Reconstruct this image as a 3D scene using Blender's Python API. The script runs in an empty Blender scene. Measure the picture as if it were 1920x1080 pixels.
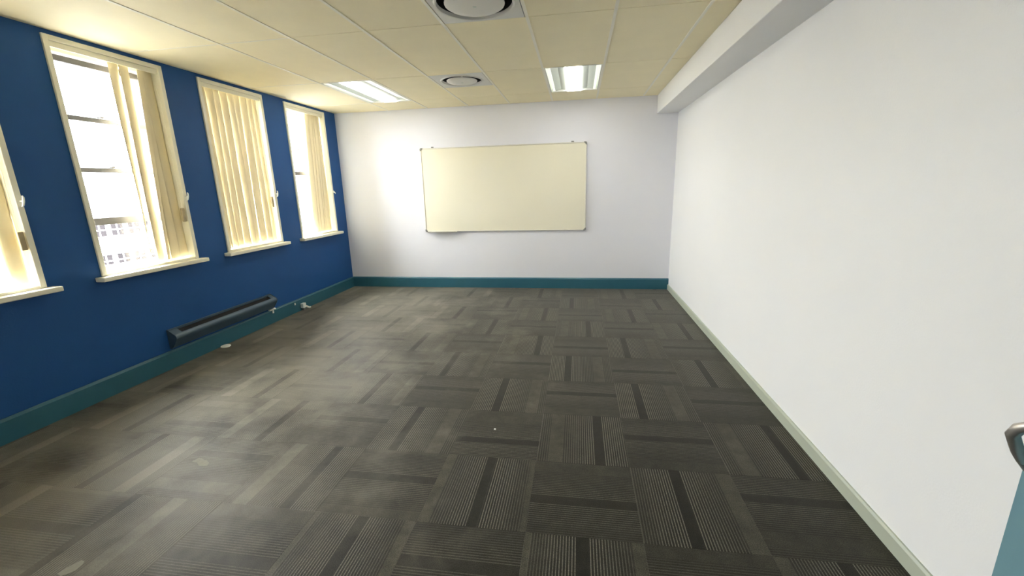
import bpy, bmesh, math, random
from mathutils import Vector, Matrix

random.seed(7)
SC = bpy.context.scene
COL = SC.collection

# ------------------------------------------------------------------ camera, world, exposure
W, H = 4.784, 2.570            # room width (X) and height (Z); left wall X=0, back wall Y=0
YF = -6.40                     # wall behind the camera
CAM = Vector((3.5106, -6.1094, 1.4713))
PITCH, YAW, ROLL, FPX = 0.2347, 0.1568, -0.0269, 794.0
_x = Vector((math.cos(YAW), math.sin(YAW), 0)); _y = Vector((-math.sin(YAW), math.cos(YAW), 0)); _z = Vector((0, 0, 1))
_d = _y * math.cos(PITCH) - _z * math.sin(PITCH); _u = _y * math.sin(PITCH) + _z * math.cos(PITCH)
_r = _x * math.cos(ROLL) + _u * math.sin(ROLL); _up = -_x * math.sin(ROLL) + _u * math.cos(ROLL)
cam_data = bpy.data.cameras.new('camera'); cam = bpy.data.objects.new('camera', cam_data); COL.objects.link(cam)
M = Matrix.Identity(4)
for k in range(3):
    M[k][0], M[k][1], M[k][2], M[k][3] = _r[k], _up[k], -_d[k], CAM[k]
cam.matrix_world = M
cam_data.sensor_width = 36.0; cam_data.lens = FPX * 36.0 / 1920.0; cam_data.clip_start = 0.03; cam_data.clip_end = 500
SC.camera = cam

world = bpy.data.worlds.new('overcast_sky'); SC.world = world; world.use_nodes = True
wn_ = world.node_tree; bg = wn_.nodes['Background']
# CIE standard overcast sky: horizon to zenith as 1 : 3
_tc = wn_.nodes.new('ShaderNodeTexCoord'); _sp = wn_.nodes.new('ShaderNodeSeparateXYZ'); wn_.links.new(_tc.outputs['Generated'], _sp.inputs[0])
_mx = wn_.nodes.new('ShaderNodeMath'); _mx.operation = 'MAXIMUM'; wn_.links.new(_sp.outputs[2], _mx.inputs[0]); _mx.inputs[1].default_value = 0.0
_ma = wn_.nodes.new('ShaderNodeMath'); _ma.operation = 'MULTIPLY_ADD'; wn_.links.new(_mx.outputs[0], _ma.inputs[0])
SKY = 30.0
_ma.inputs[1].default_value = SKY * 2 / 3; _ma.inputs[2].default_value = SKY / 3
wn_.links.new(_ma.outputs[0], bg.inputs['Strength'])
bg.inputs['Color'].default_value = (0.97, 0.985, 1.03, 1)

SC.view_settings.view_transform = 'Standard'; SC.view_settings.look = 'None'
SC.view_settings.exposure = 2.12; SC.view_settings.gamma = 1.0; SC.view_settings.use_curve_mapping = False
SC.cycles.use_denoising = True
SC.cycles.use_adaptive_sampling = True; SC.cycles.adaptive_threshold = 0.03
SC.cycles.max_bounces = 10; SC.cycles.diffuse_bounces = 6; SC.cycles.glossy_bounces = 4
SC.cycles.transmission_bounces = 6; SC.cycles.transparent_max_bounces = 12
SC.cycles.sample_clamp_indirect = 8.0; SC.cycles.caustics_reflective = False; SC.cycles.caustics_refractive = False

# windows of the left wall: (y0, y1) of the white frames; first one added, out of view
WINS = [(-5.890, -5.045), (-4.700, -3.855), (-3.510, -2.675), (-2.325, -1.490), (-1.125, -0.285)]
WZ0, WZ1 = 0.900, 2.540
for k, (a, b) in enumerate(WINS):                       # portals: they only guide the sampling of the sky
    L = bpy.data.lights.new('window_portal', 'AREA'); L.shape = 'RECTANGLE'; L.size = WZ1 - WZ0; L.size_y = b - a
    L.cycles.is_portal = True
    o = bpy.data.objects.new('window_portal', L); COL.objects.link(o)
    o.location = (-0.43, (a + b) / 2, (WZ0 + WZ1) / 2); o.rotation_euler = (0, -math.pi / 2, 0)

# ------------------------------------------------------------------ materials
def new_mat(name):
    m = bpy.data.materials.new(name); m.use_nodes = True
    nt = m.node_tree; nt.nodes.clear()
    out = nt.nodes.new('ShaderNodeOutputMaterial')
    return m, nt, out
def N(nt, kind, **kw):
    n = nt.nodes.new(kind)
    for k, v in kw.items():
        if k in n.inputs.keys(): n.inputs[k].default_value = v
        else: setattr(n, k, v)
    return n
def rgb(*c): return (c[0], c[1], c[2], 1.0)
def mat(name, col, rough=0.6, var=0.06, nscale=6.0, bump=0.0, bscale=80.0, metal=0.0, spec=0.5, emit=0.0, emit_col=None, coat=0.0):
    m, nt, out = new_mat(name)
    p = N(nt, 'ShaderNodeBsdfPrincipled'); nt.links.new(p.outputs[0], out.inputs[0])
    tc = N(nt, 'ShaderNodeTexCoord'); nz = N(nt, 'ShaderNodeTexNoise', Scale=nscale, Detail=4.0)
    geo = N(nt, 'ShaderNodeNewGeometry')
    nt.links.new(geo.outputs['Position'], nz.inputs['Vector'])
    mx = N(nt, 'ShaderNodeMix', data_type='RGBA')
    mx.inputs[6].default_value = rgb(*[c * (1 - var) for c in col]); mx.inputs[7].default_value = rgb(*[min(1, c * (1 + var)) for c in col])
    nt.links.new(nz.outputs['Fac'], mx.inputs[0]); nt.links.new(mx.outputs[2], p.inputs['Base Color'])
    p.inputs['Roughness'].default_value = rough; p.inputs['Metallic'].default_value = metal
    p.inputs['Specular IOR Level'].default_value = spec; p.inputs['Coat Weight'].default_value = coat
    if emit > 0:
        p.inputs['Emission Color'].default_value = rgb(*(emit_col or col)); p.inputs['Emission Strength'].default_value = emit
    if bump > 0:
        n2 = N(nt, 'ShaderNodeTexNoise', Scale=bscale, Detail=3.0); nt.links.new(geo.outputs['Position'], n2.inputs['Vector'])
        b = N(nt, 'ShaderNodeBump', Strength=bump, Distance=0.004)
        nt.links.new(n2.outputs['Fac'], b.inputs['Height']); nt.links.new(b.outputs[0], p.inputs['Normal'])
    return m

M_WHITE = mat('white_wall_paint', (0.80, 0.80, 0.79), 0.55, 0.02, 2.0, 0.12, 120)
M_LILAC = mat('cool_white_wall_paint', (0.76, 0.765, 0.82), 0.55, 0.02, 2.0, 0.12, 120)
M_BLUE = mat('blue_wall_paint', (0.014, 0.082, 0.262), 0.55, 0.06, 3.0, 0.15, 90, spec=0.25)
M_TEAL = mat('teal_skirting_paint', (0.024, 0.115, 0.160), 0.4, 0.08, 8.0, 0.1, 60)
M_SAGE = mat('sage_skirting_paint', (0.42, 0.45, 0.36), 0.4, 0.04, 8.0)
M_CREAM = mat('cream_window_paint', (0.83, 0.80, 0.66), 0.4, 0.04, 8.0, 0.06, 60)
M_RAIL = mat('grey_sash_paint', (0.10, 0.095, 0.092), 0.45, 0.05, 8.0)
M_CTILE = mat('cream_ceiling_board', (0.89, 0.81, 0.565), 0.8, 0.04, 5.0, 0.25, 260)
M_CGRID = mat('ceiling_grid_paint', (0.86, 0.82, 0.68), 0.45, 0.03, 9.0)
M_DARK = mat('dark_void', (0.005, 0.005, 0.005), 0.8, 0.1)  # near black; carries the painted shade of heater slot and air ducts
M_PLENUM = mat('ceiling_void_board', (0.10, 0.09, 0.07), 0.9, 0.1)
M_VENT = mat('diffuser_white_enamel', (0.66, 0.65, 0.60), 0.4, 0.03, 9.0)
M_BOARD = mat('whiteboard_enamel', (0.80, 0.765, 0.62), 0.16, 0.03, 1.5, spec=0.5)
M_ALU = mat('aluminium_trim', (0.72, 0.70, 0.62), 0.35, 0.04, 20, metal=0.4)
M_GREYP = mat('grey_plastic', (0.22, 0.22, 0.20), 0.45, 0.08, 30)
M_WPLAST = mat('white_plastic', (0.82, 0.83, 0.78), 0.35, 0.03, 30)
M_TAN = mat('tan_plastic', (0.42, 0.34, 0.19), 0.45, 0.12, 40)
M_HEAT = mat('heater_slate_enamel', (0.060, 0.105, 0.150), 0.35, 0.06, 12)
M_DOOR = mat('teal_door_paint', (0.15, 0.28, 0.32), 0.4, 0.05, 6, 0.1, 70)
M_STEEL = mat('brushed_steel', (0.55, 0.52, 0.48), 0.32, 0.06, 60, metal=0.85)
M_REFL = mat('light_reflector_enamel', (0.50, 0.55, 0.49), 0.35, 0.03, 20)
M_LAMP = mat('lamp_diffuser', (0.9, 0.9, 0.88), 0.5, 0.0, 3, emit=4.6, emit_col=(1.0, 0.985, 0.94))
M_TUBEGLOW = mat('tube_reflection_glow', (0.9, 0.9, 0.82), 0.5, 0.0, 3, emit=0.16, emit_col=(1.0, 0.99, 0.84))  # glow imitates the tubes reflected along the reflector edges
M_FACADE = mat('far_facade_render', (0.74, 0.73, 0.72), 0.8, 0.03, 0.4)
M_FACADE2 = mat('far_facade_grey_render', (0.62, 0.62, 0.61), 0.8, 0.03, 0.4)
M_FPANE = mat('far_window_glass', (0.010, 0.0085, 0.009), 0.5, 0.15, 0.8, spec=0.04)
M_OUTER = mat('added_outer_dark', (0.20, 0.15, 0.12), 0.8, 0.15, 9.0, 0.2, 30)  # dark tone keeps daylight from bouncing in off the added leaf
M_GROUND = mat('street_asphalt', (0.10, 0.10, 0.10), 0.9, 0.15, 0.3)
M_CORR = mat('corridor_paint', (0.62, 0.62, 0.60), 0.6, 0.03, 3)

def glass_mat():
    m, nt, out = new_mat('window_glass')
    t = N(nt, 'ShaderNodeBsdfTransparent'); t.inputs['Color'].default_value = rgb(0.95, 0.96, 0.95)
    g = N(nt, 'ShaderNodeBsdfGlossy', Roughness=0.02)
    lw = N(nt, 'ShaderNodeLayerWeight', Blend=0.5)
    pw = N(nt, 'ShaderNodeMath', operation='POWER'); nt.links.new(lw.outputs['Facing'], pw.inputs[0]); pw.inputs[1].default_value = 5.0
    fr = N(nt, 'ShaderNodeMath', operation='MULTIPLY_ADD'); nt.links.new(pw.outputs[0], fr.inputs[0]); fr.inputs[1].default_value = 0.9; fr.inputs[2].default_value = 0.03
    mx = N(nt, 'ShaderNodeMixShader')
    nt.links.new(fr.outputs[0], mx.inputs[0]); nt.links.new(t.outputs[0], mx.inputs[1]); nt.links.new(g.outputs[0], mx.inputs[2])
    nt.links.new(mx.outputs[0], out.inputs[0]); return m
M_GLASS = glass_mat()

def blind_mat():
    m, nt, out = new_mat('blind_fabric')
    geo = N(nt, 'ShaderNodeNewGeometry'); nz = N(nt, 'ShaderNodeTexNoise', Scale=14.0, Detail=3.0)
    mp = N(nt, 'ShaderNodeMapping'); mp.inputs['Scale'].default_value = (1, 1, 0.12)
    nt.links.new(geo.outputs['Position'], mp.inputs['Vector']); nt.links.new(mp.outputs[0], nz.inputs['Vector'])
    mx = N(nt, 'ShaderNodeMix', data_type='RGBA')
    mx.inputs[6].default_value = rgb(0.80, 0.70, 0.47); mx.inputs[7].default_value = rgb(0.88, 0.80, 0.60)
    nt.links.new(nz.outputs['Fac'], mx.inputs[0])
    d = N(nt, 'ShaderNodeBsdfDiffuse'); t = N(nt, 'ShaderNodeBsdfTranslucent')
    nt.links.new(mx.outputs[2], d.inputs['Color']); nt.links.new(mx.outputs[2], t.inputs['Color'])
    s = N(nt, 'ShaderNodeMixShader'); s.inputs[0].default_value = 0.055
    nt.links.new(d.outputs[0], s.inputs[1]); nt.links.new(t.outputs[0], s.inputs[2]); nt.links.new(s.outputs[0], out.inputs[0]); return m
M_BLIND = blind_mat()

def carpet_mat():
    m, nt, out = new_mat('striped_carpet')
    lk = nt.links.new
    p = N(nt, 'ShaderNodeBsdfPrincipled'); lk(p.outputs[0], out.inputs[0])
    tc = N(nt, 'ShaderNodeTexCoord'); sep = N(nt, 'ShaderNodeSeparateXYZ'); lk(tc.outputs['Object'], sep.inputs[0])
    oi = N(nt, 'ShaderNodeObjectInfo'); sc = N(nt, 'ShaderNodeSeparateColor'); lk(oi.outputs['Color'], sc.inputs[0])
    def math_(op, a, b=None, c=None):
        n = N(nt, 'ShaderNodeMath', operation=op)
        for i, v in enumerate((a, b, c)):
            if v is None: continue
            if isinstance(v, (int, float)): n.inputs[i].default_value = v
            else: lk(v, n.inputs[i])
        return n.outputs[0]
    xl = math_('MULTIPLY_ADD', sep.outputs[0], 2.0, 0.5)             # 0..1 across the stripes
    dr = math_('MULTIPLY_ADD', sc.outputs[1], 2.0, -1.0)
    u = math_('FRACT', math_('ADD', math_('MULTIPLY', xl, dr), sc.outputs[0]))
    def ramp(stops, interp='LINEAR'):
        r = N(nt, 'ShaderNodeValToRGB'); e = r.color_ramp; e.interpolation = interp
        while len(e.elements) < len(stops): e.elements.new(0.5)
        for el, (pos, v) in zip(e.elements, stops):
            el.position = pos; el.color = (v, v, v, 1) if isinstance(v, (int, float)) else rgb(*v)
        lk(u, r.inputs[0]); return r.outputs[0]
    tone = ramp([(0.0, 2.6), (0.145, 2.6), (0.16, 1.1), (0.50, 0.75), (0.515, 0.52), (0.605, 0.52), (0.62, 0.65), (0.85, 1.05), (0.985, 1.2), (1.0, 2.4)])
    stren = ramp([(0.0, 0.0), (0.14, 0.0), (0.17, 0.35), (0.50, 1.0), (0.515, 0.0), (0.605, 0.0), (0.62, 1.0), (0.84, 0.75), (0.90, 0.40), (1.0, 0.30)])
    s = math_('SINE', math_('MULTIPLY', xl, 2 * math.pi * 40))
    mr = N(nt, 'ShaderNodeMapRange', interpolation_type='SMOOTHSTEP'); lk(s, mr.inputs[0])
    mr.inputs[1].default_value = 0.15; mr.inputs[2].default_value = 0.9
    # broken yarn along each stripe
    geo = N(nt, 'ShaderNodeNewGeometry')
    yn = N(nt, 'ShaderNodeTexNoise', Scale=170.0, Detail=2.0); lk(geo.outputs['Position'], yn.inputs['Vector'])
    yr = N(nt, 'ShaderNodeMapRange'); lk(yn.outputs['Fac'], yr.inputs[0]); yr.inputs[1].default_value = 0.3; yr.inputs[2].default_value = 0.65; yr.inputs[3].default_value = 0.35; yr.inputs[4].default_value = 1.0
    line = math_('MULTIPLY', math_('MULTIPLY', mr.outputs[0], stren), yr.outputs[0])
    line = math_('MULTIPLY', line, sc.outputs[2])                    # tile-wise stripe strength
    # wear and dust, a few shapes of their own
    wn = N(nt, 'ShaderNodeTexNoise', Scale=2.6, Detail=5.0, Roughness=0.6); lk(geo.outputs['Position'], wn.inputs['Vector'])
    wr = N(nt, 'ShaderNodeMapRange'); lk(wn.outputs['Fac'], wr.inputs[0]); wr.inputs[1].default_value = 0.35; wr.inputs[2].default_value = 0.75; wr.inputs[3].default_value = 0.85; wr.inputs[4].default_value = 1.35
    fz = N(nt, 'ShaderNodeTexNoise', Scale=260.0, Detail=3.0); lk(geo.outputs['Position'], fz.inputs['Vector'])
    fr = N(nt, 'ShaderNodeMapRange'); lk(fz.outputs['Fac'], fr.inputs[0]); fr.inputs[1].default_value = 0.3; fr.inputs[2].default_value = 0.7; fr.inputs[3].default_value = 0.35; fr.inputs[4].default_value = 1.7
    # bands fade on turned tiles: direction-dependent pile shading put into the colour
    tone = math_('MULTIPLY_ADD', math_('SUBTRACT', tone, 0.95), math_('MULTIPLY_ADD', sc.outputs[2], 1.1, -0.18), 0.95)
    sn = N(nt, 'ShaderNodeTexNoise', Scale=13.0, Detail=6.0, Roughness=0.7); lk(geo.outputs['Position'], sn.inputs['Vector'])
    sr = N(nt, 'ShaderNodeMapRange'); lk(sn.outputs['Fac'], sr.inputs[0]); sr.inputs[1].default_value = 0.3; sr.inputs[2].default_value = 0.72; sr.inputs[3].default_value = 0.72; sr.inputs[4].default_value = 1.45
    k = math_('MULTIPLY', math_('MULTIPLY', math_('MULTIPLY', tone, wr.outputs[0]), sr.outputs[0]), fr.outputs[0])
    base = N(nt, 'ShaderNodeMix', data_type='RGBA', blend_type='MULTIPLY'); base.inputs[0].default_value = 1.0
    base.inputs[6].default_value = rgb(0.0200, 0.0186, 0.0136)
    cmb = N(nt, 'ShaderNodeCombineColor')
    for i in range(3): lk(k, cmb.inputs[i])
    lk(cmb.outputs[0], base.inputs[7])
    mx = N(nt, 'ShaderNodeMix', data_type='RGBA'); lk(line, mx.inputs[0]); lk(base.outputs[2], mx.inputs[6]); mx.inputs[7].default_value = rgb(0.205, 0.190, 0.145)
    # plaster dust in the pile, in patches, mostly window-side; boosted to imitate daylight there
    gp = N(nt, 'ShaderNodeSeparateXYZ'); lk(geo.outputs['Position'], gp.inputs[0])
    dn = N(nt, 'ShaderNodeTexNoise', Scale=1.9, Detail=7.0, Roughness=0.62); lk(geo.outputs['Position'], dn.inputs['Vector'])
    dm = N(nt, 'ShaderNodeMapRange', interpolation_type='SMOOTHSTEP'); lk(math_('SUBTRACT', dn.outputs['Fac'], math_('MULTIPLY', math_('MAXIMUM', math_('SUBTRACT', gp.outputs[0], 1.3), 0.0), 0.17)), dm.inputs[0])
    dm.inputs[1].default_value = 0.22; dm.inputs[2].default_value = 0.62; dm.inputs[3].default_value = 0.0; dm.inputs[4].default_value = 0.50
    dust = math_('MULTIPLY', math_('MULTIPLY', dm.outputs[0], math_('MULTIPLY_ADD', tone, 0.38, 0.55)), math_('MULTIPLY_ADD', fr.outputs[0], 0.35, 0.65))
    dx = N(nt, 'ShaderNodeMix', data_type='RGBA'); lk(dust, dx.inputs[0]); lk(mx.outputs[2], dx.inputs[6]); dx.inputs[7].default_value = rgb(0.235, 0.217, 0.170)
    lk(dx.outputs[2], p.inputs['Base Color'])
    p.inputs['Roughness'].default_value = 0.56; p.inputs['Specular IOR Level'].default_value = 0.22; p.inputs['Specular Tint'].default_value = rgb(1.0, 0.93, 0.80)
    p.inputs['Sheen Weight'].default_value = 0.30; p.inputs['Sheen Roughness'].default_value = 0.30
    p.inputs['Sheen Tint'].default_value = rgb(1.0, 0.95, 0.82)
    bh = math_('MULTIPLY_ADD', line, 0.8, math_('MULTIPLY', fz.outputs['Fac'], 0.5))
    b = N(nt, 'ShaderNodeBump', Strength=0.5, Distance=0.003); lk(bh, b.inputs['Height']); lk(b.outputs[0], p.inputs['Normal'])
    return m
M_CARPET = carpet_mat()

# ------------------------------------------------------------------ mesh helpers
def box(bm, lo, hi, bev=0.0):
    lo, hi = Vector(lo), Vector(hi)
    v = [bm.verts.new((x, y, z)) for x in (lo.x, hi.x) for y in (lo.y, hi.y) for z in (lo.z, hi.z)]
    fs = [(0, 1, 3, 2), (4, 6, 7, 5), (0, 4, 5, 1), (2, 3, 7, 6), (0, 2, 6, 4), (1, 5, 7, 3)]
    faces = [bm.faces.new([v[i] for i in f]) for f in fs]
    if bev > 0:
        es = list({e for f in faces for e in f.edges})
        bmesh.ops.bevel(bm, geom=es, offset=bev, segments=2, affect='EDGES', profile=0.5)
def extrude(bm, pts, d):
    """closed polygon pts (3D) extruded by vector d"""
    d = Vector(d); a = [bm.verts.new(p) for p in pts]; b = [bm.verts.new(Vector(p) + d) for p in pts]
    n = len(pts)
    bm.faces.new(a[::-1]); bm.faces.new(b)
    for i in range(n): bm.faces.new((a[i], a[(i + 1) % n], b[(i + 1) % n], b[i]))
def tube(bm, path, r, n=10, caps=True):
    path = [Vector(p) for p in path]; rings = []
    rs = r if isinstance(r, (list, tuple)) else [r] * len(path)
    for i, p in enumerate(path):
        t = (path[min(i + 1, len(path) - 1)] - path[max(i - 1, 0)]).normalized()
        a = t.orthogonal().normalized() if i == 0 else (a - t * a.dot(t)).normalized()
        b = t.cross(a)
        rings.append([bm.verts.new(p + (a * math.cos(2 * math.pi * k / n) + b * math.sin(2 * math.pi * k / n)) * rs[i]) for k in range(n)])
    for q, s in zip(rings, rings[1:]):
        for k in range(n): bm.faces.new((q[k], q[(k + 1) % n], s[(k + 1) % n], s[k]))
    if caps: bm.faces.new(rings[0][::-1]); bm.faces.new(rings[-1])
def lathe(bm, prof, c, n=40, close=True):
    """profile of (r, z) turned about the vertical through c"""
    c = Vector(c); rings = []
    for r, z in prof:
        if r < 1e-6: rings.append([bm.verts.new(c + Vector((0, 0, z)))])
        else: rings.append([bm.verts.new(c + Vector((r * math.cos(2 * math.pi * k / n), r * math.sin(2 * math.pi * k / n), z))) for k in range(n)])
    for q, s in zip(rings, rings[1:]):
        for k in range(n):
            k2 = (k + 1) % n
            if len(q) == 1: bm.faces.new((q[0], s[k], s[k2]))
            elif len(s) == 1: bm.faces.new((q[k], q[k2], s[0]))
            else: bm.faces.new((q[k], q[k2], s[k2], s[k]))

WORLD = {}
def empty(name, loc):
    o = bpy.data.objects.new(name, None); COL.objects.link(o); o.location = loc; o.empty_display_size = 0.1
    WORLD[o] = Vector(loc); return o
def tag(o, label=None, cat=None, group=None, kind=None):
    for k, v in (('label', label), ('category', cat), ('group', group), ('kind', kind)):
        if v: o[k] = v
    return o
def obj(name, bm, m, parent=None, smooth=False, origin=None):
    """bmesh in world coordinates -> one object, origin at the middle of its base, optionally a child"""
    bmesh.ops.recalc_face_normals(bm, faces=bm.faces[:])
    lo = Vector([min(v.co[i] for v in bm.verts) for i in range(3)]); hi = Vector([max(v.co[i] for v in bm.verts) for i in range(3)])
    c = Vector(origin) if origin is not None else Vector(((lo.x + hi.x) / 2, (lo.y + hi.y) / 2, lo.z))
    bmesh.ops.translate(bm, vec=-c, verts=bm.verts[:])
    me = bpy.data.meshes.new(name); bm.to_mesh(me); bm.free(); me.materials.append(m)
    if smooth:
        for p in me.polygons: p.use_smooth = True
        try: me.set_sharp_from_angle(angle=math.radians(35))
        except Exception: pass
    o = bpy.data.objects.new(name, me); COL.objects.link(o); WORLD[o] = c
    if parent is not None: o.parent = parent; o.location = c - WORLD[parent]
    else: o.location = c
    return o
def one(name, m, parent, fn, *a, smooth=False, **k):
    bm = bmesh.new(); fn(bm, *a, **k); return obj(name, bm, m, parent, smooth)
def boxes(name, m, parent, lst, bev=0.0):
    bm = bmesh.new()
    for lo, hi in lst: box(bm, lo, hi, bev)
    return obj(name, bm, m, parent)

# ------------------------------------------------------------------ the shell
T = 0.26
floor = tag(boxes('floor', M_DARK, None, [((-T, YF - 1.7, -0.12), (W + 0.2, 0.2, -0.009))]), 'floor laid with striped charcoal and grey carpet tiles', kind='structure')
ceil_ = tag(boxes('ceiling', M_PLENUM, None, [((-T, YF - 1.7, H + 0.13), (W + 0.2, 0.2, H + 0.25))]), 'suspended cream ceiling of long panels in a light grid', kind='structure')
wl = []
wl.append(((-T, YF - 0.2, 0), (0, 0.2, WZ0)))
wl.append(((-T, YF - 0.2, WZ1), (0, 0.2, H + 0.13)))
ys = [YF - 0.2] + [v for w in WINS for v in w] + [0.2]
for a, b in zip(ys[::2], ys[1::2]): wl.append(((-T, a, WZ0), (0, b, WZ1)))
tag(boxes('wall_left', M_BLUE, None, wl), 'deep blue window wall', kind='structure')
tag(boxes('wall_added_outer', M_OUTER, None, [((-0.44, lo[1], lo[2]), (-T, hi[1], hi[2])) for lo, hi in wl]), 'outer leaf added to the window wall to block grazing skylight', kind='structure')  # extra depth added to block grazing sky through the windows
tag(boxes('wall_back', M_LILAC, None, [((0, 0, 0), (W, 0.2, H + 0.13))]), 'cool white end wall behind the whiteboard', kind='structure')
tag(boxes('wall_right', M_WHITE, None, [((W, YF - 1.7, 0), (W + 0.2, 0.2, H + 0.13))]), 'long plain white side wall', kind='structure')
DX0, DX1 = 3.47, 4.36           # doorway in the wall behind the camera
tag(boxes('wall_front', M_WHITE, None, [((0, YF - 0.15, 0), (DX0, YF, H + 0.13)), ((DX1, YF - 0.15, 0), (W, YF, H + 0.13)), ((DX0, YF - 0.15, 2.06), (DX1, YF, H + 0.13))]), 'white wall with the doorway', kind='structure')
tag(boxes('wall_corridor', M_CORR, None, [((-T, YF - 1.85, 0), (W + 0.2, YF - 1.7, H + 0.13)), ((2.2, YF - 1.7, 0), (2.3, YF - 0.15, H + 0.13))]), 'corridor wall beyond the doorway', kind='structure')
BW, BH = 0.267, 0.222
bm = bmesh.new(); box(bm, (W - BW, YF, H - BH), (W + 0.02, 0.02, H + 0.12), 0.004)
tag(obj('trim_1', bm, M_WHITE), 'white boxed beam running along the top of the right wall', kind='structure')

def skirting(name, m, pts, d, label):
    bm = bmesh.new(); extrude(bm, pts, d); return tag(obj(name, bm, m), label, kind='structure')
BB = 0.155
prof = [(0, 0), (0.020, 0), (0.020, BB - 0.016), (0.008, BB), (0, BB)]
skirting('baseboard_left', M_TEAL, [(x, YF, z) for x, z in prof], (0, -YF, 0), 'tall dark teal skirting under the blue wall')
skirting('baseboard_back', M_TEAL, [(0.02, -x, z) for x, z in prof], (W - 0.02, 0, 0), 'tall dark teal skirting under the end wall')
prof = [(0, 0), (0.014, 0), (0.014, 0.064), (0.008, 0.074), (0, 0.074)]
skirting('baseboard_right', M_SAGE, [(W - x, YF, z) for x, z in prof], (0, -YF - 0.02, 0), 'low pale sage skirting under the white side wall')
boxes('trim_2', M_TEAL, None, [((DX0 - 0.06, YF - 0.16, 0), (DX0 + 0.02, YF + 0.015, 2.06)), ((DX1 - 0.02, YF - 0.16, 0), (DX1 + 0.06, YF + 0.015, 2.06)), ((DX0 - 0.06, YF - 0.16, 2.03), (DX1 + 0.06, YF + 0.015, 2.10))], 0.003)
tag(bpy.data.objects['trim_2'], 'teal door frame', kind='structure')

# ------------------------------------------------------------------ carpet tiles
GX, GY, TS = 3.798, -4.069, 0.5
# (i, j): (direction, start of the light band)
SPEC = {(0, -1): (-1, .85), (-1, 0): (1, .13), (0, 1): (-1, .70), (1, 0): (1, .15), (-2, 1): (-1, .75), (-1, 2): (-1, .70), (1, 2): (-1, .85),
        (-2, 3): (1, .15), (0, 3): (-1, .72), (-1, 4): (1, .10), (1, 4): (1, .03), (0, 5): (1, .10), (-2, 5): (1, .12), (-1, 6): (-1, .70), (1, 6): (-1, .80),
        (0, 7): (1, .10), (-3, 6): (1, .10), (-3, 4): (1, .05), (-3, 0): (-1, .72), (-2, -1): (1, -.05), (-1, -2): (-1, .90), (-3, -2): (-1, .90), (-4, -1): (1, .10),
        (-1, -1): (-1, .83), (0, 0): (1, .0), (-1, 1): (1, .03), (0, 2): (-1, .85), (1, 1): (1, -.02), (-1, 3): (-1, .82), (1, 3): (1, .0), (0, 4): (1, .0), (-1, 5): (-1, .85),
        (-2, 4): (1, .0), (-2, 2): (1, .05), (-3, 1): (1, .0), (-2, 0): (-1, .72), (-4, 0): (1, .03), (-3, -1): (-1, .95), (-4, 2): (-1, .85), (-5, 1): (-1, .85), (-3, 3): (1, 0), (-4, 4): (1, 0), (-5, 3): (1, .0),
        (-3, 2): (1, .72), (-4, 1): (-1, .80), (-5, 2): (1, .75), (-4, 3): (1, .8), (-5, 4): (1, .75)}
shared = {}
cells = []
for j in range(-5, 9):
    for i in range(-8, 2):
        x0, x1 = max(GX + i * TS, 0.0), min(GX + (i + 1) * TS, W); y0, y1 = max(GY + j * TS, YF), min(GY + (j + 1) * TS, 0.0)
        if x1 - x0 < 0.02 or y1 - y0 < 0.02: continue
        cells.append((i, j, x0, x1, y0, y1))
g = 0.0001
for i, j, x0, x1, y0, y1 in cells:
    cx, cy = GX + (i + .5) * TS, GY + (j + .5) * TS
    vert = (i + j) % 2 != 0
    a0, a1, b0, b1 = x0 - cx + g, x1 - cx - g, y0 - cy + g, y1 - cy - g
    if not vert: a0, a1, b0, b1 = b0, b1, -a1, -a0           # turned by 90 degrees: local x = world y
    key = tuple(round(v, 4) for v in (a0, a1, b0, b1))
    if key not in shared:
        bm = bmesh.new(); c = 0.0005
        lo = [bm.verts.new((x, y, -0.009)) for x, y in ((a0, b0), (a1, b0), (a1, b1), (a0, b1))]
        md = [bm.verts.new((x, y, -c)) for x, y in ((a0, b0), (a1, b0), (a1, b1), (a0, b1))]
        tp = [bm.verts.new((x, y, 0)) for x, y in ((a0 + c, b0 + c), (a1 - c, b0 + c), (a1 - c, b1 - c), (a0 + c, b1 - c))]
        for q, s in ((lo, md), (md, tp)):
            for k in range(4): bm.faces.new((q[k], q[(k + 1) % 4], s[(k + 1) % 4], s[k]))
        bm.faces.new(tp); bm.faces.new(lo[::-1])
        me = bpy.data.meshes.new('carpet_tile'); bm.to_mesh(me); bm.free(); me.materials.append(M_CARPET); shared[key] = me
    o = bpy.data.objects.new('carpet_tile', shared[key]); COL.objects.link(o)
    o.parent = floor; o.location = Vector((cx, cy, 0.0)) - WORLD[floor]
    o.rotation_euler = (0, 0, 0 if vert else math.pi / 2)
    dr, l = SPEC.get((i, j), (random.choice((-1, 1)), random.choice((0.0, .1, .7, .85, random.random()))))
    off = (-l if dr > 0 else l + .15) % 1.0
    o.color = (off, 1.0 if dr > 0 else 0.0, random.uniform(.85, 1.0) if vert else random.uniform(.40, .55), 1.0)  # turned tiles get weaker stripes, imitating pile shading seen crosswise

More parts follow.
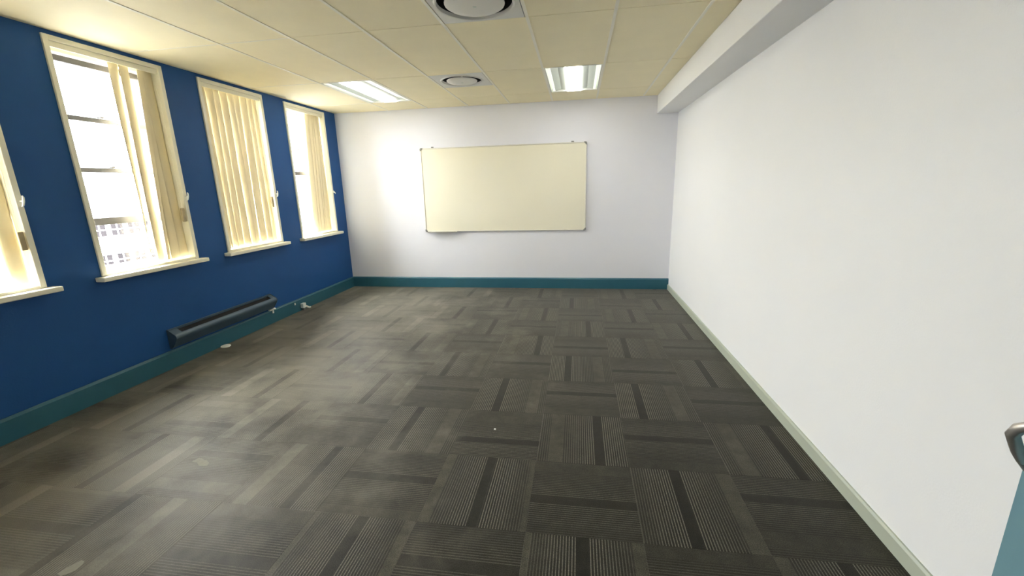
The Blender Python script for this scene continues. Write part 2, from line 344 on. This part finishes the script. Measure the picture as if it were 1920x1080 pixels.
# ------------------------------------------------------------------ suspended ceiling
XL = [0.0, 0.84, 1.422, 2.005, 2.583, 3.163, 3.742, 4.333, W - BW]
YL = [0.0, -0.565, -1.685, -2.955, -4.165, -5.375, YF]
FIX = {(1, 1), (5, 1)}                 # the light fittings (column, row)
VENT = {(3, 1): (-1.685, -1.125), (4, 2): (-2.955, -3.515)}
def ctile(x0, x1, y0, y1):
    bm = bmesh.new(); box(bm, (x0, y0, H), (x1, y1, H + 0.016), 0.002)
    o = obj('ceiling_tile', bm, M_CTILE, ceil_); return o
for c in range(8):
    for r in range(6):
        x0, x1, y1, y0 = XL[c] + 0.001, XL[c + 1] - 0.001, YL[r] - 0.001, YL[r + 1] + 0.001
        if (c, r) in FIX: continue
        if (c, r) == (3, 1): y1 = -0.565 - 0.001; y0 = -1.125; ctile(x0, x1, y0, y1); continue
        if (c, r) == (4, 2): ctile(x0, x1, YL[3] + 0.001, YL[2] - 0.001); continue
        if (c, r) == (4, 3): ctile(x0, x1, y0, -3.535); continue
        if (c, r) == (7, 2): y0 += 0.014
        ctile(x0, x1, y0, y1)
for x in XL[1:-1]:
    bm = bmesh.new(); box(bm, (x - 0.011, YF, H - 0.004), (x + 0.011, 0, H + 0.0), 0.001); box(bm, (x - 0.002, YF, H), (x + 0.002, 0, H + 0.035)); obj('grid_bar', bm, M_CGRID, ceil_)
for y in YL[1:-1]:
    for a, b in zip(XL, XL[1:]):
        bm = bmesh.new(); box(bm, (a + 0.011, y - 0.0065, H - 0.0022), (b - 0.011, y + 0.0065, H), 0.0008); obj('grid_bar', bm, M_CTILE if a > 1.0 else M_CGRID, ceil_)  # paler cross bars window-side: caught daylight put into the paint

def ceiling_light(x0, x1, y0, y1, label):
    t = tag(empty('ceiling_light', ((x0 + x1) / 2, (y0 + y1) / 2, H)), label, 'ceiling light', 'recessed ceiling lights')
    x0 += 0.012; x1 -= 0.012; y0 += 0.008; y1 -= 0.008
    z = H - 0.004; up = H + 0.055; w = x1 - x0; e = 0.014
    boxes('frame', M_VENT, t, [((x0, y0, z), (x0 + e, y1, z + .02)), ((x1 - e, y0, z), (x1, y1, z + .02)), ((x0 + e, y0, z), (x1 - e, y0 + e, z + .02)), ((x0 + e, y1 - e, z), (x1 - e, y1, z + .02))], 0.001)
    # pan: two angled reflectors, back plate, ends
    boxes('housing', M_REFL, t, [((x0 + e, y0 + e, up), (x1 - e, y1 - e, up + .01)), ((x0, y0, z + .02), (x1, y0 + e, up + .01)), ((x0, y1 - e, z + .02), (x1, y1, up + .01)), ((x0, y0, z + .02), (x0 + e, y1, up + .01)), ((x1 - e, y0, z + .02), (x1, y1, up + .01))])
    cxm = (x0 + x1) / 2; dw = 0.083
    for s in (-1, 1):
        bm = bmesh.new(); a = cxm + s * (dw + 0.002); b = cxm + s * (w / 2 - 0.058)
        m_ = (a + b) / 2
        pts = [(a, y0 + e, z + .012), (m_, y0 + e, z + .026), (b, y0 + e, z + .010), (b, y0 + e, z + .013), (m_, y0 + e, z + .029), (a, y0 + e, z + .015)]
        extrude(bm, pts, (0, y1 - y0 - 2 * e, 0)); obj('reflector', bm, M_REFL, t)
        a = cxm + s * (w / 2 - 0.056); b = cxm + s * (w / 2 - 0.026)
        bm = bmesh.new(); box(bm, (min(a, b), y0 + e + .01, z + .006), (max(a, b), y1 - e - .01, z + .014), 0.002); obj('side_glow', bm, M_TUBEGLOW, t)
    bm = bmesh.new(); box(bm, (cxm - dw, y0 + e, z - 0.004), (cxm + dw, y1 - e, z + .03), 0.006); obj('diffuser', bm, M_LAMP, t)
    return t
ceiling_light(XL[5], XL[6], -1.685, -0.565, 'lit recessed ceiling light panel nearest the white beam, above the right end of the whiteboard')
ceiling_light(XL[1], XL[2], -1.685, -0.565, 'lit recessed ceiling light panel close to the window wall')

def air_diffuser(x0, x1, y0, y1, R, label):
    cx, cy = (x0 + x1) / 2, (y0 + y1) / 2
    t = tag(empty('air_diffuser', (cx, cy, H)), label, 'air vent', 'round ceiling air diffusers')
    # square plate with a round hole
    bm = bmesh.new(); n = 48; z0, z1 = H - 0.003, H + 0.012
    def sq(a):
        c, s = math.cos(a), math.sin(a); k = 1 / max(abs(c), abs(s)); return cx + c * k * (x1 - x0) / 2 * .985, cy + s * k * (y1 - y0) / 2 * .985
    rings = []
    angs = sorted(set([round(2 * math.pi * k / n, 6) for k in range(n)]))
    for z, f in ((z0, 'i'), (z0, 'o'), (z1, 'o'), (z1, 'i')):
        rings.append([bm.verts.new((cx + R * math.cos(a), cy + R * math.sin(a), z) if f == 'i' else (*sq(a), z)) for a in angs])
    for q in range(4):
        A, B = rings[q], rings[(q + 1) % 4]
        for k in range(len(angs)): k2 = (k + 1) % len(angs); bm.faces.new((A[k], A[k2], B[k2], B[k]))
    obj('plate', bm, M_VENT, t)
    bm = bmesh.new(); lathe(bm, [(R + .012, -0.003), (R + .006, -0.012), (R - .004, -0.010), (R - .008, 0.010), (R - .004, 0.010), (R + .012, -0.001)], (cx, cy, H)); obj('cone', bm, M_VENT, t, True)
    bm = bmesh.new(); lathe(bm, [(0, 0.078), (R - .002, 0.078), (R - .002, 0.010), (R - .007, 0.010), (R - .008, 0.072), (0, 0.072)], (cx, cy, H)); obj('duct', bm, M_DARK, t)  # black colour stands in for the shade up the throat
    r2 = R - 0.056
    bm = bmesh.new(); lathe(bm, [(0, -0.022), (r2 * .6, -0.021), (r2 - .012, -0.017), (r2, -0.010), (r2 + .002, -0.004), (r2 - .006, -0.003), (0, -0.008)], (cx, cy, H)); obj('centre_disc', bm, M_VENT, t, True)
    bm = bmesh.new(); lathe(bm, [(0, -0.0235), (.011, -0.0235), (.013, -0.021), (0, -0.0205)], (cx, cy, H), 20); obj('screw_cap', bm, M_REFL, t)
    bm = bmesh.new(); tube(bm, [(cx, cy, H - .01), (cx, cy, H + .074)], 0.010); obj('spindle', bm, M_STEEL, t)
    return t
air_diffuser(XL[3] + .012, XL[4] - .012, -1.683, -1.125, 0.215, 'round air diffuser in a square ceiling plate between the two lights')
air_diffuser(XL[4] + .012, XL[5] - .012, -3.535, -2.962, 0.240, 'large round air diffuser at the top edge, nearest the camera')

# ------------------------------------------------------------------ windows (part of the setting)
FT = 0.034
def window(n, y0, y1, rails, label):
    w = tag(empty('window_%d' % n, (0, (y0 + y1) / 2, WZ0)), label, kind='structure')
    bm = bmesh.new()
    X0, X1 = -0.215, 0.014
    box(bm, (X0, y0, WZ0), (X1, y0 + FT, WZ1), 0.003); box(bm, (X0, y1 - FT, WZ0), (X1, y1, WZ1), 0.003)
    box(bm, (X0, y0 + FT, WZ1 - FT), (X1, y1 - FT, WZ1), 0.003); box(bm, (X0, y0 + FT, WZ0 - .002), (X1 - .004, y1 - FT, WZ0 + .016), 0.002)
    obj('frame', bm, M_CREAM, w)
    bm = bmesh.new(); box(bm, (-0.004, y0 - .046, WZ0 - .036), (0.075, y1 + .046, WZ0 - .002), 0.006); obj('sill', bm, M_CREAM, w)
    a, b = y0 + FT, y1 - FT; zb, zt = WZ0 + .016, WZ1 - FT
    xs0, xs1 = -0.165, -0.128
    sb, st, ss = 0.036, 0.028, 0.018
    for nm, lo, hi in (('sash_stile', (xs0, a, zb), (xs1, a + ss, zt)), ('sash_stile', (xs0, b - ss, zb), (xs1, b, zt)), ('sash_rail', (xs0, a + ss, zb), (xs1, b - ss, zb + sb)), ('sash_rail', (xs0, a + ss, zt - st), (xs1, b - ss, zt))):
        bm = bmesh.new(); box(bm, lo, hi, 0.003); obj(nm, bm, M_CREAM, w)
    edges = [zb + sb]
    for z, h in rails:
        bm = bmesh.new(); box(bm, (xs0, a + ss, z - h / 2), (xs1, b - ss, z + h / 2), 0.003); rl = obj('glazing_bar', bm, M_RAIL, w); edges += [z - h / 2, z + h / 2]
        if n == 2 and 1.5 < z < 2.3:
            bm = bmesh.new(); ym = a + 0.42 * (b - a); box(bm, (xs1 - .004, ym - .022, z + h / 2), (xs1 + .012, ym + .022, z + h / 2 + .008), 0.002); box(bm, (xs1, ym + .004, z + h / 2 + .008), (xs1 + .010, ym + .03, z + h / 2 + .016), 0.002); obj('catch', bm, M_RAIL, rl)
    edges.append(zt - st); edges.sort()
    for lo, hi in zip(edges[::2], edges[1::2]):
        bm = bmesh.new(); box(bm, (-0.149, a + ss - .004, lo - .004), (-0.145, b - ss + .004, hi + .004)); obj('pane', bm, M_GLASS, w)
    # cord cleat on the right side of the frame
    yc, zc = y1 - 0.012, 1.462
    bm = bmesh.new(); tilt = 0.35 if n != 4 else 0.9
    tube(bm, [(X1 - .002, yc, zc), (X1 + .022, yc, zc)], 0.006)
    dy, dz = .036 * math.sin(tilt) * (1 if n == 4 else -.6), .036 * math.cos(tilt)
    tube(bm, [(X1 + .014, yc - dy, zc + dz), (X1 + .022, yc - dy * .7, zc + dz * .7), (X1 + .024, yc, zc), (X1 + .022, yc + dy * .7, zc - dz * .7), (X1 + .014, yc + dy, zc - dz)], [.004, .006, .007, .006, .004])
    obj('cord_cleat', bm, M_WPLAST, w, True)
    return w
R4 = [(2.440, 0.042), (2.046, 0.034), (1.678, 0.034), (1.292, 0.056)]
window(5, *WINS[0], R4, 'unseen window added to the row to bring in more daylight')  # added out of view to even out the room's daylight
window(1, *WINS[1], R4, 'window at the left edge of the picture with blind drawn')
window(2, *WINS[2], R4, 'window with most of its glass showing')
window(3, *WINS[3], [(1.700, 0.050)], 'window covered by its closed blind')
window(4, *WINS[4], [(1.715, 0.046)], 'window nearest the end wall')

# ------------------------------------------------------------------ vertical blinds
def blind(y0, y1, slats, cord, label):
    """slats: (y top, angle top, y bottom, angle bottom), angles in degrees from the wall plane"""
    t = tag(empty('vertical_blind', (-0.06, (y0 + y1) / 2, WZ0 + .02)), label, 'window blind', 'vertical blinds in the windows')
    zt = WZ1 - FT; xc = -0.058
    bm = bmesh.new(); box(bm, (xc + .050, y0 + FT + .002, zt - .038), (xc + .060, y1 - FT - .002, zt - .001), 0.002); box(bm, (xc - .016, y0 + FT + .002, zt - .014), (xc + .050, y1 - FT - .002, zt - .001), 0.002); obj('headrail', bm, M_CREAM, t)
    for yt, at, yb, ab in slats:
        bm = bmesh.new(); nz_, nx_ = 14, 6; wd = 0.095; z1, z0 = zt - .020, WZ0 + .026
        rows = []
        for q in range(nz_ + 1):
            f = q / nz_; fe = f * f * (3 - 2 * f)
            yc = yt + (yb - yt) * f + 0.003 * math.sin(5 * f + yt * 40); an = math.radians(at + (ab - at) * fe); z = z1 + (z0 - z1) * f
            row = []
            for k in range(nx_ + 1):
                s = k / nx_ - .5
                bow = 0.006 * (1 - (2 * s) ** 2)
                px = xc + wd * s * math.sin(an) + bow * math.cos(an); py = yc + wd * s * math.cos(an) - bow * math.sin(an)
                row.append(bm.verts.new((px, py, z)))
            rows.append(row)
        for r0, r1 in zip(rows, rows[1:]):
            for k in range(nx_): bm.faces.new((r0[k], r0[k + 1], r1[k + 1], r1[k]))
        s_ = obj('slat', bm, M_BLIND, t, True)
        md = s_.modifiers.new('thickness', 'SOLIDIFY'); md.thickness = 0.0009
        bm = bmesh.new(); tube(bm, [(xc, yt, zt - .013), (xc, yt, z1 + .002)], 0.004, 8); obj('carrier', bm, M_CREAM, s_)
    if cord:
        yc, zc = cord
        x = 0.002
        bm = bmesh.new(); tube(bm, [(xc + .019, yc + .004, zt - .02), (x - .004, yc + .003, zt - .25), (x, yc, zc + .066)], 0.0018, 6); obj('cord', bm, M_CREAM, t)
        bm = bmesh.new(); box(bm, (x - .009, yc - .016, zc - .06), (x + .009, yc + .016, zc + .06), 0.005); obj('cord_weight', bm, M_TAN, t)
    return t
a, b = WINS[0]
blind(a, b, [(b - .082 - .086 * k, 8 + 6 * math.sin(2 * k), b - .082 - .086 * k, 8) for k in range(6)], None, 'cream vertical blind added to dim the unseen added window')  # added too, half covering the unseen window to trim its daylight
a, b = WINS[1]
blind(a, b, [(a + .075 + .088 * k, 14 + 5 * math.sin(3 * k), a + .075 + .088 * k - .006, 12 + 6 * math.cos(2 * k)) for k in range(7)] + [(b - .082, -14, b - .082, 4)], (b - .055, 1.215), 'cream vertical blind cut off by the left edge of the picture')
a, b = WINS[2]
blind(a, b, [(-3.020, -12, -3.060, -50), (-2.945, -14, -2.965, -12), (-2.805, -16, -2.900, -34), (-2.782, -10, -2.835, 2), (-2.752, -10, -2.752, -4)], (b - .062, 1.302), 'cream vertical blind pulled mostly open in the large bright window with four panes')
a, b = WINS[3]
s3 = []
for k in range(9):
    y = a + .085 + .0865 * k
    s3.append((y, 12 + 8 * math.sin(2.3 * k), y + ((.006 if k < 8 else 0) if k >= 6 else -.016 if k == 5 else 0), 10 + 10 * math.cos(1.7 * k) - (14 if k == 5 else 0)))
blind(a, b, s3, (b - .075, 1.372), 'closed cream vertical blind covering its whole window, second window from the end wall')
a, b = WINS[4]
blind(a, b, [(-.590, 2, -.690, 14), (-.545, 22, -.625, 4), (-.490, 4, -.555, 18), (-.435, 20, -.490, 2), (-.400, 4, -.425, 20), (-.369, 8, -.370, 2)], None, 'cream vertical blind bunched to the right, in the window nearest the end wall')

# ------------------------------------------------------------------ whiteboard
bx0, bx1, bz0, bz1 = 1.268, 3.622, 0.848, 2.036
wb = tag(empty('whiteboard', ((bx0 + bx1) / 2, 0, bz0)), 'large cream whiteboard with grey corner caps on the end wall', 'whiteboard')
boxes('panel', M_BOARD, wb, [((bx0 + .008, -0.018, bz0 + .008), (bx1 - .008, -0.003, bz1 - .008))])
fr = 0.014
for lo, hi in (((bx0, -.024, bz0 + fr), (bx0 + fr, -.002, bz1 - fr)), ((bx1 - fr, -.024, bz0 + fr), (bx1, -.002, bz1 - fr)), ((bx0, -.024, bz0), (bx1, -.002, bz0 + fr)), ((bx0, -.024, bz1 - fr), (bx1, -.002, bz1))):
    bm = bmesh.new(); box(bm, lo, hi, 0.003); obj('frame_rail', bm, M_ALU, wb)
for x, sx in ((bx0, 1), (bx1, -1)):
    for z, sz in ((bz0, 1), (bz1, -1)):
        bm = bmesh.new(); q = 0.036; e = 0.003
        pts = [(x - sx * e + sx * .012, -.027, z - sz * e), (x + sx * q, -.027, z - sz * e), (x + sx * q, -.027, z + sz * .006), (x + sx * .008, -.027, z + sz * q), (x - sx * e, -.027, z + sz * q), (x - sx * e, -.027, z - sz * e + sz * .012)]
        extrude(bm, pts, (0, .026, 0)); obj('corner_cap', bm, M_GREYP, wb)
for x in (bx0 + .18, bx1 - .19):
    bm = bmesh.new(); box(bm, (x - .018, -.010, bz1 - .004), (x + .018, -.001, bz1 + .018), 0.003); obj('wall_clip', bm, M_GREYP, wb)
bm = bmesh.new(); ty0 = bx0 + .055
extrude(bm, [(ty0, -.022, bz0 + .004), (ty0, -.085, bz0 - .004), (ty0, -.090, bz0 + .010), (ty0, -.087, bz0 + .012), (ty0, -.083, bz0 + .001), (ty0, -.022, bz0 + .008)], (.43, 0, 0)); obj('pen_tray', bm, M_ALU, wb)

# ------------------------------------------------------------------ heater on the blue wall
hy0, hy1 = -3.125, -1.845
ht = tag(empty('wall_heater', (0, (hy0 + hy1) / 2, 0.17)), 'long slate blue convector heater with a dark top slot, low on the blue wall', 'heater')
L_ = hy1 - hy0
bm = bmesh.new(); extrude(bm, [(0.0005, hy0, .17), (0.010, hy0, .17), (0.010, hy0, .330), (.018, hy0, .336), (.018, hy0, .342), (0.0005, hy0, .342)], (0, L_, 0)); obj('back_plate', bm, M_HEAT, ht)
fp = [(.062, .303), (.080, .292), (.088, .276), (.086, .262), (.076, .246), (.048, .204), (.030, .178), (.012, .172), (.012, .178), (.027, .184), (.043, .208), (.070, .248), (.079, .264), (.080, .275), (.074, .286), (.060, .296)]
bm = bmesh.new(); extrude(bm, [(x, hy0 + .004, z) for x, z in fp], (0, L_ - .008, 0)); obj('front_panel', bm, M_HEAT, ht, True)
for s, y in ((1, hy0), (-1, hy1)):
    bm = bmesh.new()
    extrude(bm, [(.010, y, .172), (.030, y, .175), (.050, y, .202), (.078, y, .244), (.089, y, .262), (.090, y, .278), (.082, y, .294), (.064, y, .306), (.018, y, .338), (.010, y, .338)], (0, s * .006, 0)); obj('end_cap', bm, M_HEAT, ht)
    ya, yb = (y, y + .085) if s > 0 else (y - .060, y)
    bm = bmesh.new(); extrude(bm, [(.012, ya, .334), (.066, ya, .300), (.066, ya, .296), (.012, ya, .329)], (0, yb - ya, 0)); obj('top_cover', bm, M_HEAT, ht)
bm = bmesh.new(); extrude(bm, [(.0105, hy0 + .008, .200), (.042, hy0 + .008, .212), (.068, hy0 + .008, .255), (.070, hy0 + .008, .276), (.0605, hy0 + .008, .290), (.0105, hy0 + .008, .322)], (0, L_ - .016, 0)); obj('slot_shade', bm, M_DARK, ht)  # near-black filling paints the shade inside the slot

# ------------------------------------------------------------------ little white things along the skirting
bm = bmesh.new(); lathe(bm, [(0, 0.001), (.040, 0.001), (.044, .005), (.042, .012), (.030, .017), (0, .019)], (0.068, -2.630, 0.0), 28)
o = tag(obj('plastic_cap', bm, M_WPLAST, None, True), 'white oval plastic cap lying on the carpet below the heater', 'cap')
t = tag(empty('pipe_clip', (0.012, -1.862, BB)), 'small white T-shaped clip on top of the skirting at the heater end', 'clip')
bm = bmesh.new(); box(bm, (.004, -1.915, BB - .004), (.030, -1.815, BB + .012), 0.004); obj('bar', bm, M_WPLAST, t)
bm = bmesh.new(); box(bm, (.020, -1.876, BB - .040), (.028, -1.852, BB - .004), 0.003); obj('stem', bm, M_WPLAST, t)
bm = bmesh.new(); box(bm, (.0195, -1.482, .100), (.027, -1.462, .128), 0.003)
tag(obj('cable_clip', bm, M_WPLAST), 'tiny white clip on the skirting between the larger white pieces', 'clip')
t = tag(empty('power_plug', (0.045, -1.325, 0)), 'white power plug resting on the carpet against the teal skirting', 'plug')
bm = bmesh.new(); box(bm, (.021, -1.372, .030), (.062, -1.312, .092), 0.006); obj('body', bm, M_WPLAST, t)
bm = bmesh.new(); tube(bm, [(.042, -1.318, .050), (.054, -1.285, .030), (.062, -1.262, .013), (.066, -1.238, .012)], [.012, .013, .012, .009]); obj('cable_stub', bm, M_WPLAST, t, True)
bm = bmesh.new(); box(bm, (.028, -1.360, .001), (.055, -1.325, .032), 0.004); obj('pins', bm, M_GREYP, t)

# ------------------------------------------------------------------ open door on the right
dr_ = tag(empty('door_1', (4.345, YF + .02, 0)), 'open teal door with steel lever at the right edge of the picture', kind='structure')
E0 = Vector((4.262, -5.360, 0)); E1 = Vector((4.345, YF + .02, 0)); dv = (E1 - E0); dl = dv.length; dv.normalize(); nv = Vector((-dv.y, dv.x, 0))
if nv.x < 0: nv = -nv
bm = bmesh.new(); extrude(bm, [E0 + Vector((0, 0, .008)), E1 + Vector((0, 0, .008)), E1 + nv * .04 + Vector((0, 0, .008)), E0 + nv * .04 + Vector((0, 0, .008))], (0, 0, 2.02)); obj('leaf', bm, M_DOOR, dr_)

_q = E0 + dv * .120
path = [(_q.x - .004, _q.y, 1.130), (_q.x - .040, _q.y, 1.130), (_q.x - .050, _q.y + .010, 1.128), (4.206, -5.416, 1.094), (4.200, -5.401, 1.080), (4.200, -5.395, 1.066), (4.210, -5.392, 1.048), (4.222, -5.386, 1.031), (4.240, -5.378, 1.010)]
bm = bmesh.new(); tube(bm, path, [.0085, .0085, .0085, .0085, .0088, .0088, .0086, .0085, .008], 14); obj('lever', bm, M_STEEL, dr_, True)
bm = bmesh.new(); tube(bm, [path[-1], (4.262, -5.368, .988)], [.0075, .0075], 12); obj('lever_foot', bm, M_GREYP, dr_, True)
q = E0 + dv * .120
bm = bmesh.new(); extrude(bm, [q + Vector((0, 0, .97)) - dv * .022, q + Vector((0, 0, .97)) + dv * .022, q + Vector((0, 0, 1.20)) + dv * .022, q + Vector((0, 0, 1.20)) - dv * .022], -nv * .008); obj('handle_plate', bm, M_STEEL, dr_)

# ------------------------------------------------------------------ the street outside
tag(boxes('ground', M_GROUND, None, [((-160, -120, -14.4), (-0.4, 200, -14.0))]), 'street level far below the windows', kind='structure')
def far_building(y0, y1, z1, cols, rows, ww, wh, m, label):
    X = -42.0
    t = tag(empty('apartment_building', (X - 5, (y0 + y1) / 2, -14.0)), label, 'building', 'buildings across the street')
    bm = bmesh.new(); box(bm, (X - 10, y0, -14), (X, y1, z1)); box(bm, (X, y0, z1 - .5), (X + .35, y1, z1)); obj('facade', bm, m, t)
    fm = {}; pm = None
    for yc in cols:
        for zc in rows:
            if not fm:
                bm = bmesh.new(); f = .05
                for lo, hi in (((X, -ww / 2, -wh / 2), (X + .10, -ww / 2 + f, wh / 2)), ((X, ww / 2 - f, -wh / 2), (X + .10, ww / 2, wh / 2)), ((X, -ww / 2 + f, -wh / 2), (X + .10, ww / 2 - f, -wh / 2 + f)), ((X, -ww / 2 + f, wh / 2 - f), (X + .10, ww / 2 - f, wh / 2)), ((X, -.05, -wh / 2 + f), (X + .08, .05, wh / 2 - f)), ((X, -ww / 2 + f, -.05), (X + .07, ww / 2 - f, .05))):
                    box(bm, lo, hi)
                bmesh.ops.recalc_face_normals(bm, faces=bm.faces[:]); bmesh.ops.translate(bm, vec=(-X, 0, 0), verts=bm.verts[:])
                me = bpy.data.meshes.new('window'); bm.to_mesh(me); bm.free(); me.materials.append(m); fm['f'] = me
                bm = bmesh.new(); box(bm, (.005, -ww / 4 + .045, -wh / 4 + .045), (.03, ww / 4 - .045, wh / 4 - .045)); bmesh.ops.recalc_face_normals(bm, faces=bm.faces[:])
                me = bpy.data.meshes.new('pane'); bm.to_mesh(me); bm.free(); me.materials.append(M_FPANE); pm = me
            w = bpy.data.objects.new('window', fm['f']); COL.objects.link(w); w.parent = t; w.location = Vector((X, yc, zc)) - WORLD[t]
            for sy in (-1, 1):
                for sz in (-1, 1):
                    p_ = bpy.data.objects.new('pane', pm); COL.objects.link(p_); p_.parent = w; p_.location = (0, sy * ww / 4, sz * wh / 4)
    return t
far_building(12, 47, 3.0, [21.75 + 1.65 * k for k in range(12)], [-1.6, -4.6, -7.6], 1.3, 1.3, M_FACADE, 'white building across the street seen through the four-pane window')
far_building(50, 84, 12.0, [57.6 + 3.4 * k for k in range(4)], [7.8, 5.0, 2.2, -.6, -3.4], 2.2, 1.5, M_FACADE2, 'tall pale building far off, seen through the window nearest the end wall')

# ------------------------------------------------------------------ scraps on the carpet
def smear(name, pts, h, m, label, cat):
    c = sum((Vector((x, y, 0)) for x, y in pts), Vector()) / len(pts); bm = bmesh.new(); rings = []
    for f, z in ((1.0, 0.0003), (0.88, h * .8), (0.5, h)): rings.append([bm.verts.new((c.x + (x - c.x) * f, c.y + (y - c.y) * f, z)) for x, y in pts])
    n = len(pts)
    for a_, b_ in zip(rings, rings[1:]):
        for k in range(n): bm.faces.new((a_[k], a_[(k + 1) % n], b_[(k + 1) % n], b_[k]))
    bm.faces.new(rings[-1]); bm.faces.new(rings[0][::-1])
    return tag(obj(name, bm, m), label, cat)

def ring(pts): return [(x + random.uniform(-.006, .006), y + random.uniform(-.006, .006)) for x, y in pts]
M_PLASTER = mat('dried_plaster', (0.20, 0.19, 0.15), 0.85, 0.15, 60, 0.3, 200)
smear('plaster_smear', ring([(1.452, -5.012), (1.449, -4.990), (1.460, -4.968), (1.476, -4.950), (1.496, -4.948), (1.506, -4.962), (1.500, -4.985), (1.488, -5.006), (1.470, -5.022)]), .0012, M_PLASTER, 'pale oblong plaster smear on the carpet at the bottom left corner', 'stain')
smear('plaster_smear', ring([(1.372, -4.268), (1.440, -4.278), (1.474, -4.300), (1.478, -4.322), (1.440, -4.330), (1.400, -4.312), (1.365, -4.308), (1.352, -4.288)]), .0012, M_PLASTER, 'pale ragged plaster smear on the dusty carpet in front of the windows', 'stain')
smear('paper_crumb', [(3.006, -3.795), (3.016, -3.797), (3.019, -3.788), (3.013, -3.782), (3.005, -3.785)], .004, M_WPLAST, 'tiny white crumb in the middle of the carpet', 'crumb')
